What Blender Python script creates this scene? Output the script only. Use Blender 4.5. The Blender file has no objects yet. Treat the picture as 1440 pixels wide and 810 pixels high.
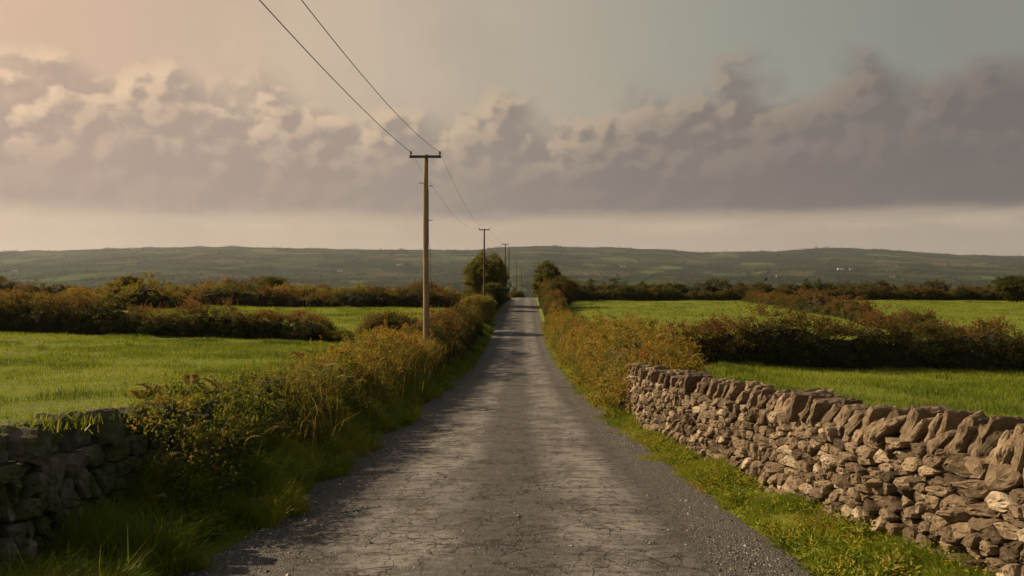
import bpy, math, random
import numpy as np

random.seed(7)
RNG = np.random.default_rng(7)
S = bpy.context.scene
COL = S.collection
EYE = 1.66
F = 1120.0           # focal length in pixels of the 1440 wide photograph
SUN_EL, SUN_AZ = 32.0, -67.0     # degrees; azimuth from +Y, negative = left

# ------------------------------------------------------------------ helpers
def tag(o, label=None, cat=None, group=None, kind=None):
    if label: o['label'] = label
    if cat: o['category'] = cat
    if group: o['group'] = group
    if kind: o['kind'] = kind
    return o

def empty(name, loc, label, cat, group=None):
    o = bpy.data.objects.new(name, None); COL.objects.link(o)
    o.location = loc
    return tag(o, label, cat, group)

def _hash(ix, iy, iz, seed):
    h = (ix * 374761393 + iy * 668265263 + iz * 2147483647 + seed * 1274126177) & 0xFFFFFFFF
    h = ((h ^ (h >> 13)) * 1274126177) & 0xFFFFFFFF
    h = h ^ (h >> 16)
    return (h & 0xFFFFFF) / float(0xFFFFFF)

def vnoise(x, y, z=0.0, seed=0):
    x = np.asarray(x, float); y = np.asarray(y, float); z = np.asarray(z, float)
    x, y, z = np.broadcast_arrays(x, y, z)
    ix, iy, iz = np.floor(x).astype(np.int64), np.floor(y).astype(np.int64), np.floor(z).astype(np.int64)
    fx, fy, fz = x - ix, y - iy, z - iz
    fx, fy, fz = fx*fx*(3-2*fx), fy*fy*(3-2*fy), fz*fz*(3-2*fz)
    r = 0
    for dx in (0, 1):
        for dy in (0, 1):
            for dz in (0, 1):
                w = (fx if dx else 1-fx) * (fy if dy else 1-fy) * (fz if dz else 1-fz)
                r = r + w * _hash(ix+dx, iy+dy, iz+dz, seed)
    return r * 2 - 1

def fbm(x, y, z=0.0, seed=0, octv=4):
    a, f, s, t = 1.0, 1.0, 0.0, 0.0
    for k in range(octv):
        s = s + a * vnoise(np.asarray(x)*f, np.asarray(y)*f, np.asarray(z)*f, seed + k*17); t += a
        a *= .5; f *= 2.03
    return s / t

def smooth01(t):
    t = np.clip(t, 0, 1); return t*t*(3-2*t)

def np_mesh(name, V, F4=None, F3=None, mat=None, parent=None, t4=None, t3=None, smooth=False, loc=None):
    """ONE mesh object out of numpy arrays; t4 / t3 = one 'tint' number per face."""
    me = bpy.data.meshes.new(name)
    V = np.asarray(V, np.float32)
    F4 = np.zeros((0, 4), np.int32) if F4 is None else np.asarray(F4, np.int32)
    F3 = np.zeros((0, 3), np.int32) if F3 is None else np.asarray(F3, np.int32)
    n4, n3 = len(F4), len(F3)
    me.vertices.add(len(V)); me.vertices.foreach_set('co', V.ravel())
    me.loops.add(n4*4 + n3*3)
    me.loops.foreach_set('vertex_index', np.concatenate([F4.ravel(), F3.ravel()]))
    me.polygons.add(n4 + n3)
    st = np.concatenate([np.arange(n4)*4, n4*4 + np.arange(n3)*3]).astype(np.int32)
    me.polygons.foreach_set('loop_start', st)
    if t4 is not None or t3 is not None:
        a = me.attributes.new('tint', 'FLOAT', 'FACE')
        t4 = np.zeros(n4) if t4 is None else t4; t3 = np.zeros(n3) if t3 is None else t3
        a.data.foreach_set('value', np.concatenate([t4, t3]).astype(np.float32))
    me.polygons.foreach_set('use_smooth', np.full(n4+n3, smooth, bool))
    me.update(calc_edges=True); me.validate()
    if mat: me.materials.append(mat)
    o = bpy.data.objects.new(name, me); COL.objects.link(o)
    if parent:
        o.parent = parent
    if loc is not None: o.location = loc
    return o

class Geo:
    """collects plain polygons for one mesh"""
    def __init__(s): s.v = []; s.q = []; s.t = []; s.tq = []; s.tt = []; s.n = 0
    def add(s, V, Q=None, T=None, tint=0.0):
        V = np.asarray(V, float)
        if Q is not None and len(Q):
            Q = np.asarray(Q); s.q.append(Q + s.n); s.tq.append(np.full(len(Q), tint))
        if T is not None and len(T):
            T = np.asarray(T); s.t.append(T + s.n); s.tt.append(np.full(len(T), tint))
        s.v.append(V); s.n += len(V)
    def build(s, name, mat, parent=None, smooth=False, off=None):
        V = np.concatenate(s.v)
        if off is not None: V = V - np.asarray(off)
        return np_mesh(name, V, np.concatenate(s.q) if s.q else None, np.concatenate(s.t) if s.t else None, mat, parent,
                       np.concatenate(s.tq) if s.tq else None, np.concatenate(s.tt) if s.tt else None, smooth)
    def tube(s, P, R, n=8, tint=0.0, cap=True):
        P = np.asarray(P, float); R = np.broadcast_to(np.asarray(R, float), (len(P),))
        T = np.gradient(P, axis=0); T /= np.linalg.norm(T, axis=1)[:, None] + 1e-9
        up = np.array([0, 0, 1.0]) if abs(T[0, 2]) < .9 else np.array([1.0, 0, 0])
        A = np.cross(T, up); A /= np.linalg.norm(A, axis=1)[:, None] + 1e-9
        B = np.cross(T, A)
        th = np.arange(n) * 2*math.pi/n
        V = (P[:, None, :] + R[:, None, None]*(np.cos(th)[None, :, None]*A[:, None, :] + np.sin(th)[None, :, None]*B[:, None, :])).reshape(-1, 3)
        Q = []
        for i in range(len(P)-1):
            for j in range(n):
                Q.append((i*n+j, i*n+(j+1) % n, (i+1)*n+(j+1) % n, (i+1)*n+j))
        Tt = []
        if cap:
            V = np.vstack([V, P[0], P[-1]]); c0, c1 = len(V)-2, len(V)-1; b = (len(P)-1)*n
            for j in range(n):
                Tt.append((c0, (j+1) % n, j)); Tt.append((c1, b+j, b+(j+1) % n))
        s.add(V, Q, Tt, tint)
    def box(s, c, d, tint=0.0, rot=0.0, bev=.0):
        x, y, z = np.asarray(d, float)/2
        V = np.array([(-x,-y,-z),(x,-y,-z),(x,y,-z),(-x,y,-z),(-x,-y,z),(x,-y,z),(x,y,z),(-x,y,z)])
        cr, sr = math.cos(rot), math.sin(rot)
        V = V @ np.array([[cr, sr, 0], [-sr, cr, 0], [0, 0, 1]]) + np.asarray(c)
        s.add(V, [(0,3,2,1),(4,5,6,7),(0,1,5,4),(1,2,6,5),(2,3,7,6),(3,0,4,7)], None, tint)

def unit(a): return a / (np.linalg.norm(a, axis=-1, keepdims=True) + 1e-9)

class Leaves:
    """leaf sized rhombic faces"""
    def __init__(s): s.p = []; s.a = []; s.n = []; s.l = []; s.w = []; s.t = []
    def add(s, p, a, n, l, w, t):
        k = len(p)
        s.p.append(p); s.a.append(a); s.n.append(n)
        s.l.append(np.broadcast_to(l, (k,))); s.w.append(np.broadcast_to(w, (k,))); s.t.append(np.broadcast_to(t, (k,)))
    def count(s): return sum(len(x) for x in s.p)
    def build(s, name, mat, parent=None, off=None):
        p = np.concatenate(s.p); a = unit(np.concatenate(s.a)); n = np.concatenate(s.n)
        l = np.concatenate(s.l)[:, None]; w = np.concatenate(s.w)[:, None]; t = np.concatenate(s.t)
        sd = unit(np.cross(n, a)); n = np.cross(a, sd)
        if off is not None: p = p - np.asarray(off)
        fold = .12*l
        V = np.stack([p, p + a*l*.45 + sd*w*.5 + n*fold, p + a*l - n*fold*.6, p + a*l*.45 - sd*w*.5 + n*fold], 1).reshape(-1, 3)
        N = len(p)
        Q = (np.arange(N)[:, None]*4 + np.arange(4)[None, :])
        return np_mesh(name, V, Q, None, mat, parent, t)

def blades(name, P, H, W, tint, mat, lean=.35, parent=None, dirs=None):
    """grass blades: two faces each"""
    N = len(P); r = RNG
    th = r.uniform(0, 2*math.pi, N)
    side = np.stack([np.cos(th), np.sin(th), np.zeros(N)], 1)
    ln = r.normal(0, 1, (N, 2)) * lean
    if dirs is not None: ln = ln + dirs
    L = np.concatenate([ln, np.zeros((N, 1))], 1) * H[:, None]
    up = np.zeros((N, 3)); up[:, 2] = H
    W = W[:, None]
    b0 = P - side*W*.5; b1 = P + side*W*.5
    m = P + up*.55 + L*.35
    m0 = m - side*W*.36; m1 = m + side*W*.36
    tip = P + up*(1 - .25*np.clip(np.linalg.norm(ln, axis=1), 0, 1.6)[:, None]) + L
    V = np.stack([b0, b1, m1, m0, tip], 1).reshape(-1, 3)
    i = np.arange(N)[:, None]*5
    return np_mesh(name, V, i + np.array([[0, 1, 2, 3]]), i + np.array([[3, 2, 4]]), mat, parent, tint, tint)

# ------------------------------------------------------------------ materials
class NT:
    def __init__(s, tree): s.t = tree; s.n = tree.nodes; s.k = tree.links
    def new(s, typ, **kw):
        n = s.n.new(typ)
        for k, v in kw.items(): setattr(n, k, v)
        return n
    def put(s, sock, v):
        if isinstance(v, bpy.types.NodeSocket): s.k.new(v, sock)
        elif isinstance(v, (tuple, list)) and len(v) == 3 and sock.type == 'RGBA': sock.default_value = (*v, 1)
        else: sock.default_value = v
    def math(s, op, a, b=0.0, clamp=False):
        n = s.new('ShaderNodeMath', operation=op, use_clamp=clamp); s.put(n.inputs[0], a); s.put(n.inputs[1], b); return n.outputs[0]
    def mix(s, f, a, b, mode='MIX'):
        n = s.new('ShaderNodeMix', data_type='RGBA', blend_type=mode, clamp_factor=True)
        s.put(n.inputs[0], f); s.put(n.inputs[6], a); s.put(n.inputs[7], b); return n.outputs[2]
    def noise(s, vec, scale, detail=4, rough=.55, dist=0.0):
        n = s.new('ShaderNodeTexNoise'); s.put(n.inputs['Vector'], vec)
        n.inputs['Scale'].default_value = scale; n.inputs['Detail'].default_value = detail
        n.inputs['Roughness'].default_value = rough; n.inputs['Distortion'].default_value = dist
        return n
    def vor(s, vec, scale, feature='F1', rnd=1.0):
        n = s.new('ShaderNodeTexVoronoi', feature=feature); s.put(n.inputs['Vector'], vec)
        n.inputs['Scale'].default_value = scale; n.inputs['Randomness'].default_value = rnd; return n
    def ramp(s, f, stops, interp='LINEAR'):
        n = s.new('ShaderNodeValToRGB'); s.put(n.inputs[0], f); e = n.color_ramp.elements; n.color_ramp.interpolation = interp
        while len(e) < len(stops): e.new(.5)
        for el, (p, c) in zip(e, stops):
            el.position = p; el.color = (c, c, c, 1) if isinstance(c, (int, float)) else (*c, 1)
        return n.outputs[0]
    def mapr(s, v, a, b, c=0.0, d=1.0, smooth=True):
        n = s.new('ShaderNodeMapRange', interpolation_type='SMOOTHSTEP' if smooth else 'LINEAR')
        s.put(n.inputs[0], v); s.put(n.inputs[1], a); s.put(n.inputs[2], b); s.put(n.inputs[3], c); s.put(n.inputs[4], d); return n.outputs[0]
    def bump(s, h, strength, dist):
        n = s.new('ShaderNodeBump'); s.put(n.inputs['Height'], h); n.inputs['Strength'].default_value = strength
        n.inputs['Distance'].default_value = dist; return n.outputs[0]
    def xyz(s, v):
        n = s.new('ShaderNodeSeparateXYZ'); s.put(n.inputs[0], v); return n.outputs
    def comb(s, x, y, z=0.0):
        n = s.new('ShaderNodeCombineXYZ'); s.put(n.inputs[0], x); s.put(n.inputs[1], y); s.put(n.inputs[2], z); return n.outputs[0]

def mat(name):
    m = bpy.data.materials.new(name); m.use_nodes = True
    nt = NT(m.node_tree)
    b = m.node_tree.nodes['Principled BSDF']
    b.inputs['Roughness'].default_value = .8
    b.inputs['Specular IOR Level'].default_value = .25
    return m, nt, b

def leaf_mat(name, stops, trans=.35, rough=.65, spec=.15, vary=.3):
    m, nt, b = mat(name)
    at = nt.new('ShaderNodeAttribute', attribute_name='tint')
    geo = nt.new('ShaderNodeNewGeometry')
    big = nt.noise(geo.outputs['Position'], .9, 3)
    f = nt.math('ADD', at.outputs['Fac'], nt.math('MULTIPLY', nt.math('SUBTRACT', big.outputs[0], .5), vary), True)
    c = nt.ramp(f, stops)
    nt.put(b.inputs['Base Color'], c)
    b.inputs['Roughness'].default_value = rough; b.inputs['Specular IOR Level'].default_value = spec
    tr = nt.new('ShaderNodeBsdfTranslucent')
    nt.put(tr.inputs['Color'], nt.mix(1.0, c, (1.25, 1.2, .7), 'MULTIPLY'))
    mx = nt.new('ShaderNodeMixShader'); mx.inputs[0].default_value = trans
    nt.k.new(b.outputs[0], mx.inputs[1]); nt.k.new(tr.outputs[0], mx.inputs[2])
    nt.k.new(mx.outputs[0], m.node_tree.nodes['Material Output'].inputs['Surface'])
    return m

M = {}
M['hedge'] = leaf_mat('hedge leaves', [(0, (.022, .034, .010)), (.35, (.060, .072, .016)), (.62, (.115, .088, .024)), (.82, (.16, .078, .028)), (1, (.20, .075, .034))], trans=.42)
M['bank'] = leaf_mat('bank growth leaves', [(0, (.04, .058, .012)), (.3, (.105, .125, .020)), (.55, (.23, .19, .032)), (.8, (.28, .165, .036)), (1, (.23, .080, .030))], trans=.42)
M['green'] = leaf_mat('green creeper leaves', [(0, (.026, .044, .010)), (.4, (.075, .10, .017)), (.7, (.15, .155, .028)), (.88, (.22, .15, .036)), (1, (.20, .075, .03))], trans=.42)
M['tree'] = leaf_mat('bush leaves', [(0, (.026, .038, .010)), (.4, (.075, .082, .016)), (.75, (.16, .135, .026)), (1, (.22, .14, .036))], trans=.42)
M['far'] = leaf_mat('far hedgerow leaves', [(0, (.012, .020, .009)), (.6, (.026, .036, .013)), (1, (.05, .05, .018))], trans=.15)
M['grass'] = leaf_mat('verge grass blades', [(0, (.046, .084, .009)), (.45, (.13, .180, .014)), (.8, (.25, .245, .026)), (1, (.30, .22, .06))], trans=.45, rough=.45)
M['meadow'] = leaf_mat('meadow grass blades', [(0, (.068, .102, .010)), (.5, (.150, .190, .015)), (.85, (.215, .225, .024)), (1, (.28, .23, .055))], trans=.42, rough=.5)
M['straw'] = leaf_mat('dry grass stalks', [(0, (.13, .15, .025)), (.5, (.27, .20, .045)), (1, (.26, .11, .035))], trans=.35)
M['flower'] = leaf_mat('yellow petals', [(0, (.50, .38, .03)), (1, (.56, .44, .05))], trans=.2)

m, nt, b = mat('dark twigs'); M['twig'] = m
g = nt.new('ShaderNodeNewGeometry'); n_ = nt.noise(g.outputs['Position'], 9, 5)
nt.put(b.inputs['Base Color'], nt.ramp(n_.outputs[0], [(.3, (.012, .011, .007)), (.7, (.035, .03, .015))]))
nt.put(b.inputs['Normal'], nt.bump(n_.outputs[0], 1, .1)); b.inputs['Roughness'].default_value = .95

m, nt, b = mat('bark'); M['bark'] = m
g = nt.new('ShaderNodeNewGeometry'); n_ = nt.noise(g.outputs['Position'], 14, 5)
nt.put(b.inputs['Base Color'], nt.ramp(n_.outputs[0], [(.3, (.03, .024, .016)), (.7, (.09, .072, .05))]))
nt.put(b.inputs['Normal'], nt.bump(n_.outputs[0], .8, .03))

def stone_mat(name, cols, moss, moss_col, mossmax=.85):
    m, nt, b = mat(name)
    at = nt.new('ShaderNodeAttribute', attribute_name='tint')
    g = nt.new('ShaderNodeNewGeometry'); P = g.outputs['Position']
    base = nt.ramp(at.outputs['Fac'], cols)
    n1 = nt.noise(P, 11, 6, .65); n2 = nt.noise(P, 55, 5, .7); n3 = nt.noise(P, 2.3, 5, .6)
    c = nt.mix(nt.mapr(n1.outputs[0], .38, .66), nt.mix(1, base, (.58, .54, .5), 'MULTIPLY'), base)
    c = nt.mix(nt.mapr(n2.outputs[0], .35, .7, 0, .55), c, nt.mix(1, base, (1.35, 1.3, 1.22), 'MULTIPLY'))
    lic = nt.vor(P, 16); li = nt.math('MULTIPLY', nt.mapr(lic.outputs['Distance'], .26, .14), nt.mapr(n3.outputs[0], .52, .62))
    c = nt.mix(nt.math('MULTIPLY', li, .6), c, (.36, .35, .30))
    ms = nt.mapr(nt.math('ADD', n3.outputs[0], nt.math('MULTIPLY', nt.math('SUBTRACT', n2.outputs[0], .5), .35)), moss, moss+.10, 0, mossmax)
    c = nt.mix(ms, c, moss_col)
    nt.put(b.inputs['Base Color'], c); b.inputs['Roughness'].default_value = .9
    h = nt.math('ADD', nt.math('MULTIPLY', n1.outputs[0], 1.0), nt.math('MULTIPLY', n2.outputs[0], .45))
    nt.put(b.inputs['Normal'], nt.bump(h, .9, .022))
    return m
M['stone'] = stone_mat('dry limestone', [(0, (.062, .045, .030)), (.3, (.125, .095, .063)), (.6, (.19, .147, .099)), (.85, (.265, .208, .143)), (1, (.37, .31, .23))], .66, (.075, .08, .018), .7)
M['stone_moss'] = stone_mat('mossy dark stone', [(0, (.045, .041, .034)), (.4, (.095, .086, .068)), (.75, (.15, .132, .104)), (1, (.21, .185, .15))], .43, (.05, .062, .012))

m, nt, b = mat('wall core'); M['core'] = m
b.inputs['Base Color'].default_value = (.03, .026, .02, 1)

m, nt, b = mat('weathered pole wood'); M['wood'] = m
tc = nt.new('ShaderNodeTexCoord'); x, y, z = nt.xyz(tc.outputs['Object'])
st = nt.noise(nt.comb(nt.math('MULTIPLY', x, 22), nt.math('MULTIPLY', y, 22), nt.math('MULTIPLY', z, .8)), 1.6, 6, .65)
st2 = nt.noise(tc.outputs['Object'], 1.1, 4)
c = nt.ramp(st.outputs[0], [(.3, (.11, .078, .045)), (.5, (.24, .175, .105)), (.72, (.34, .26, .165))])
c = nt.mix(nt.mapr(st2.outputs[0], .45, .7, 0, .5), c, (.16, .125, .085))
nt.put(b.inputs['Base Color'], c); nt.put(b.inputs['Normal'], nt.bump(st.outputs[0], .7, .012))

m, nt, b = mat('dark pole wood'); M['darkwood'] = m
tc = nt.new('ShaderNodeTexCoord'); st = nt.noise(tc.outputs['Object'], 5, 4)
nt.put(b.inputs['Base Color'], nt.ramp(st.outputs[0], [(.3, (.05, .04, .028)), (.7, (.10, .08, .055))]))

def plain(name, col, rough=.6, metal=0.0, lo=.8):
    m, nt, b = mat(name)
    tc = nt.new('ShaderNodeTexCoord'); n = nt.noise(tc.outputs['Object'], 8, 4)
    nt.put(b.inputs['Base Color'], nt.mix(n.outputs[0], tuple(v*lo for v in col), tuple(min(1, v*(2-lo)) for v in col)))
    b.inputs['Roughness'].default_value = rough; b.inputs['Metallic'].default_value = metal
    return m
M['wire'] = plain('weathered cable', (.055, .048, .04), .7)
M['ceramic'] = plain('brown glazed insulator', (.10, .06, .04), .3)
M['iron'] = plain('rusty iron', (.10, .07, .05), .7, .3)
M['white'] = plain('white house render', (.78, .76, .72), .8, 0, .92)
M['slate'] = plain('slate roof', (.10, .10, .11), .7)
M['glass'] = plain('dark window glass', (.03, .035, .04), .15)
M['pebble'] = None
m, nt, b = mat('loose chippings'); M['pebble'] = m
at = nt.new('ShaderNodeAttribute', attribute_name='tint')
nt.put(b.inputs['Base Color'], nt.ramp(at.outputs['Fac'], [(0, (.045, .042, .04)), (.6, (.14, .13, .12)), (.9, (.26, .24, .21)), (1, (.42, .39, .34))]))

# ------------------------------------------------------------------ lie of the land (z measured from the ground under the camera)
_yt = np.arange(-60, 420, .5)
def _prof(tab, k=21):
    ys, zs = zip(*tab)
    v = np.interp(_yt, ys, zs)
    p = np.pad(v, k, mode='reflect', reflect_type='odd')
    w = np.hanning(2*k+1); w /= w.sum()
    return np.convolve(p, w, 'valid') + EYE
_RZ = _prof([(-60, 2.4), (0, -1.66), (18, -3.05), (32, -4.05), (44, -4.62), (60, -4.55), (82, -3.68), (105, -3.30), (125, -3.45), (159, -4.05), (200, -5.3), (260, -8.5), (420, -16)])
_LZ = _prof([(-60, 2.4), (0, -1.55), (20, -2.65), (45, -3.62), (72, -2.78), (100, -2.7), (130, -3.2), (200, -6), (260, -9), (420, -16)])
_RRZ = _prof([(-60, 2.4), (0, -1.5), (14, -2.35), (28, -2.95), (45, -3.25), (60, -3.25), (100, -2.98), (130, -3.3), (200, -6), (260, -9), (420, -16)])
_RC = _prof([(-60, -.35), (0, -.12), (18, -.1), (32, .12), (60, .4), (82, .72), (120, 1.42), (150, 1.95), (162, 2.5), (176, 4.6), (200, 10), (240, 22), (420, 90)], 15) - EYE
def road_z(y): return np.interp(y, _yt, _RZ)
def road_c(y): return np.interp(y, _yt, _RC)
HW = 2.15
def ground(x, y):
    x = np.asarray(x, float); y = np.asarray(y, float)
    zr = road_z(y); d = x - road_c(y)
    zl = np.interp(y, _yt, _LZ) + np.clip(-(x+10), -6, 60)*.022*np.exp(-((y-45)/30)**2)
    zrr = np.interp(y, _yt, _RRZ) - np.clip(x-6, 0, 16)*.055*np.exp(-np.clip((y-27)/13, 0, 9)**2)
    zf = np.where(d < 0, zl, zrr)
    t = smooth01((np.abs(d)-3.0)/4.0)
    z = zr*(1-t) + zf*t
    bl = .42*smooth01((y-5.5)/3.0)*smooth01((-d-2.15)/.95)*(d < 0)*(1-t)
    br = .30*smooth01((y-13)/4.0)*smooth01((d-2.15)/.9)*(d > 0)*(1-t) + .10*smooth01((d-2.3)/.8)*(d > 0)*(1-t)*(1-smooth01((y-13)/4.0))
    z = z + (bl + br)*(1-smooth01((y-90)/30))
    und = fbm(x*.11, y*.11, 0, 3, 3)*.16*smooth01((np.abs(d)-5)/8) + fbm(x*.8, y*.8, 0, 9, 2)*.035
    v = smooth01((np.abs(d)-HW+.15)/.35)
    return z + und*v - .05*(1-v) + .03*v

# ------------------------------------------------------------------ ground sheet
def axis(a, b, c, d, fine, coarse):
    return np.unique(np.round(np.concatenate([np.arange(a, b, coarse), np.arange(b, c, fine), np.arange(c, d+coarse, coarse)]), 3))
gx = axis(-240, -12, 12, 240, .25, 2.0); gy = axis(-50, 0, 60, 300, .4, 2.0)
X, Y = np.meshgrid(gx, gy)
V = np.stack([X, Y, ground(X, Y)], -1).reshape(-1, 3)
nx, ny = len(gx), len(gy)
I = (np.arange(ny-1)[:, None]*nx + np.arange(nx-1)[None, :]).ravel()
m, nt, b = mat('meadow ground')
g = nt.new('ShaderNodeNewGeometry'); P = g.outputs['Position']
n1 = nt.noise(P, .16, 4); n2 = nt.noise(P, 1.6, 5, .65); n3 = nt.noise(P, 14, 5, .7)
c = nt.ramp(n1.outputs[0], [(.3, (.080, .112, .012)), (.5, (.114, .142, .014)), (.7, (.15, .165, .019))])
c = nt.mix(nt.mapr(n2.outputs[0], .42, .72, 0, .6), c, (.055, .085, .010))
c = nt.mix(nt.mapr(n3.outputs[0], .4, .75, 0, .6), c, (.17, .185, .026))
nt.put(b.inputs['Base Color'], c); b.inputs['Roughness'].default_value = .95; b.inputs['Specular IOR Level'].default_value = .1
nt.put(b.inputs['Normal'], nt.bump(nt.math('ADD', n2.outputs[0], nt.math('MULTIPLY', n3.outputs[0], .5)), 1, .12))
tag(np_mesh('ground', V, np.stack([I, I+1, I+nx+1, I+nx], 1), None, m, smooth=True), 'rolling green pasture ground on both sides of the lane', kind='structure')

# far land: valley and hills
RIDGE = [(-1500, 357), (-700, 356), (-300, 352), (0, 355), (150, 350), (290, 347), (400, 348), (560, 351), (660, 352), (740, 346.5), (860, 348), (1000, 355), (1070, 354), (1170, 349), (1250, 350.5), (1350, 359), (1440, 361), (1800, 355), (2900, 358)]
YR = 4800.0
def far_z(x, y):
    t = x/np.maximum(y, 1.0)*F + 720
    H = (390 - np.interp(t, *zip(*RIDGE)))/F*YR
    H = H + fbm(t*.012, 0*t, 0, 5, 4)*8 + fbm(t*.09, 0*t, 0, 6, 2)*2.2
    u = np.clip((y-1500)/(YR-1500), 0, 1)
    rise = np.clip(u**1.35, 0, 1)
    v0 = np.interp(y, [280, 420, 900, 1500], [-10.5, -18, -40, -44])
    z = v0*(1-rise) + H*rise
    z = z + fbm(x*.0016, y*.0022, 0, 21, 4)*26*np.sin(np.pi*np.clip((y-700)/(YR-700), 0, 1))
    z = np.where(y > YR, H - (y-YR)*.05, z)
    return z + EYE
fy = np.concatenate([np.arange(285, 900, 25), np.arange(900, 5000, 32), [5100, 5400, 5900, 6400]])
ft = np.linspace(-1.35, 1.35, 420)
TT, YY = np.meshgrid(ft, fy); XX = TT*YY
V = np.stack([XX, YY, far_z(XX, YY)], -1).reshape(-1, 3)
nx, ny = len(ft), len(fy)
I = (np.arange(ny-1)[:, None]*nx + np.arange(nx-1)[None, :]).ravel()
m, nt, b = mat('patchwork hill fields')
g = nt.new('ShaderNodeNewGeometry'); P = g.outputs['Position']; x, y, z = nt.xyz(P)
wob = nt.noise(P, .004, 3)
v = nt.vor(nt.comb(nt.math('ADD', nt.math('MULTIPLY', x, .0062), nt.math('MULTIPLY', wob.outputs[0], 1.4)), nt.math('MULTIPLY', y, .0040), 0), 1.0)
cx = nt.xyz(v.outputs['Color'])[0]
c = nt.ramp(cx, [(0, (.013, .020, .010)), (.25, (.022, .031, .013)), (.45, (.036, .042, .018)), (.62, (.034, .050, .020)), (.78, (.068, .062, .032)), (.90, (.066, .088, .032))], 'CONSTANT')
n1 = nt.noise(P, .0022, 5, .65); n2 = nt.noise(P, .03, 5, .7)
c = nt.mix(nt.mapr(n1.outputs[0], .46, .60, 0, .7), c, (.014, .019, .010))
c = nt.mix(nt.mapr(n2.outputs[0], .5, .7, 0, .7), c, (.02, .028, .012))
nt.put(b.inputs['Base Color'], c); b.inputs['Roughness'].default_value = 1; b.inputs['Specular IOR Level'].default_value = 0
tag(np_mesh('hills', V, np.stack([I, I+1, I+nx+1, I+nx], 1), None, m, smooth=True), 'low hazy hills and patchwork valley across the horizon', kind='structure')

# far hedgerows, one uncountable mass
L = Leaves(); r = np.random.default_rng(5)
for k in range(1150):
    y0 = (420 + 4400*r.random()**1.15) if k > 140 else YR + r.uniform(-160, 40); x0 = y0*r.uniform(-.85, .85)
    ln = r.uniform(60, 330); an = r.normal(0, .35) if r.random() < .8 else r.normal(1.4, .3)
    n = int(ln/6)
    s = (np.arange(n)-n/2)*6 + r.normal(0, 1.2, n)
    keep = r.random(n) < r.uniform(.55, 1.0); s = s[keep]; n = len(s)
    px = x0 + s*math.cos(an); py = y0 + s*math.sin(an) + 6*np.sin(s*.03)
    hh = r.uniform(2.0, 5.0, n)*(1 + 1.4*(r.random(n) < .15))*r.uniform(.7, 1.8)
    kq = 9
    ox = r.normal(0, 1.7, (n, kq)); oy = r.normal(0, 1.4, (n, kq)); oz = r.uniform(0, 1, (n, kq))*hh[:, None]
    p = np.stack([px[:, None]+ox, py[:, None]+oy, far_z(px, py)[:, None]+oz], -1).reshape(-1, 3)
    N = len(p)
    L.add(p, r.normal(0, 1, (N, 3)), r.normal(0, 1, (N, 3)) + [0, 0, .4], r.uniform(2.0, 4.4, N), r.uniform(1.6, 3.4, N), np.repeat(r.random(n), kq)*.6 + r.random(N)*.4)
tag(L.build('far_hedgerows', M['far']), 'dark hedgerows and tree lines scattered over the far valley', kind='stuff')

# ------------------------------------------------------------------ road
ry = np.concatenate([np.arange(-30, 60, .25), np.arange(60, 240, 1.0)])
nu = 25
us = np.linspace(-1, 1, nu)
wl = HW + fbm(ry*.55, 0*ry, 0, 31, 4)*.22; wr = HW + fbm(ry*.55, 0*ry+7, 0, 32, 4)*.22 + .22*(1-smooth01((ry-5)/7))
U = np.where(us[None, :] < 0, us[None, :]*wl[:, None], us[None, :]*wr[:, None])
RX = road_c(ry)[:, None] + U; RY = np.repeat(ry[:, None], nu, 1)
RZ = road_z(ry)[:, None] + .035*(1-us[None, :]**2) + fbm(RX*.9, RY*.5, 0, 41, 3)*.012
V = np.stack([RX, RY, RZ], -1).reshape(-1, 3)
I = (np.arange(len(ry)-1)[:, None]*nu + np.arange(nu-1)[None, :]).ravel()
Q = np.stack([I, I+1, I+nu+1, I+nu], 1)
m, nt, b = mat('worn cracked tarmac')
uv = nt.new('ShaderNodeUVMap', uv_map='lane'); u, v, _ = nt.xyz(uv.outputs[0])
pos = nt.comb(u, v, 0)
def rvec(sx, sy): return nt.comb(nt.math('MULTIPLY', u, sx), nt.math('MULTIPLY', v, sy), 0)
warp = nt.noise(pos, .9, 4, .6); wu = nt.math('ADD', u, nt.math('MULTIPLY', nt.math('SUBTRACT', warp.outputs[0], .5), .55))
# wheel tracks worn pale at u = -.85 and +.85, dark rough strip in the middle and along both edges
ta = nt.math('SUBTRACT', nt.math('ABSOLUTE', nt.math('SUBTRACT', wu, .08)), .86)
track = nt.mapr(nt.math('ABSOLUTE', ta), .22, .62, 1, 0)
patch = nt.noise(rvec(1.1, .55), 1.3, 6, .68)
streak = nt.noise(rvec(.9, 3.2), 2.1, 6, .7)
fine = nt.noise(pos, 42, 5, .75); grit = nt.vor(pos, 95)
c = nt.mix(track, (.062, .060, .058), (.172, .164, .153))
c = nt.mix(nt.mapr(patch.outputs[0], .40, .62, 0, .8), c, (.054, .050, .047))
c = nt.mix(nt.mapr(streak.outputs[0], .48, .64, 0, .75), c, (.045, .039, .034))
c = nt.mix(nt.mapr(fine.outputs[0], .35, .75, 0, .45), c, nt.mix(1, c, (1.7, 1.65, 1.6), 'MULTIPLY'))
rough_ = nt.noise(rvec(1, 1.6), 8.5, 7, .72)
c = nt.mix(nt.mapr(rough_.outputs[0], .50, .62, 0, .72), c, (.034, .032, .030))
c = nt.mix(nt.mapr(rough_.outputs[0], .44, .34, 0, .35), c, (.22, .205, .185))
gr = nt.xyz(grit.outputs['Color'])[0]
edge = nt.mapr(nt.math('ABSOLUTE', wu), 1.42, 1.75)
gravel = nt.ramp(gr, [(0, (.028, .026, .025)), (.5, (.078, .073, .068)), (.85, (.15, .14, .128)), (1, (.30, .28, .255))])
c = nt.mix(nt.math('MULTIPLY', edge, .85), c, gravel)
c = nt.mix(nt.mapr(gr, .93, .96, 0, .45), c, (.26, .23, .2))
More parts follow.
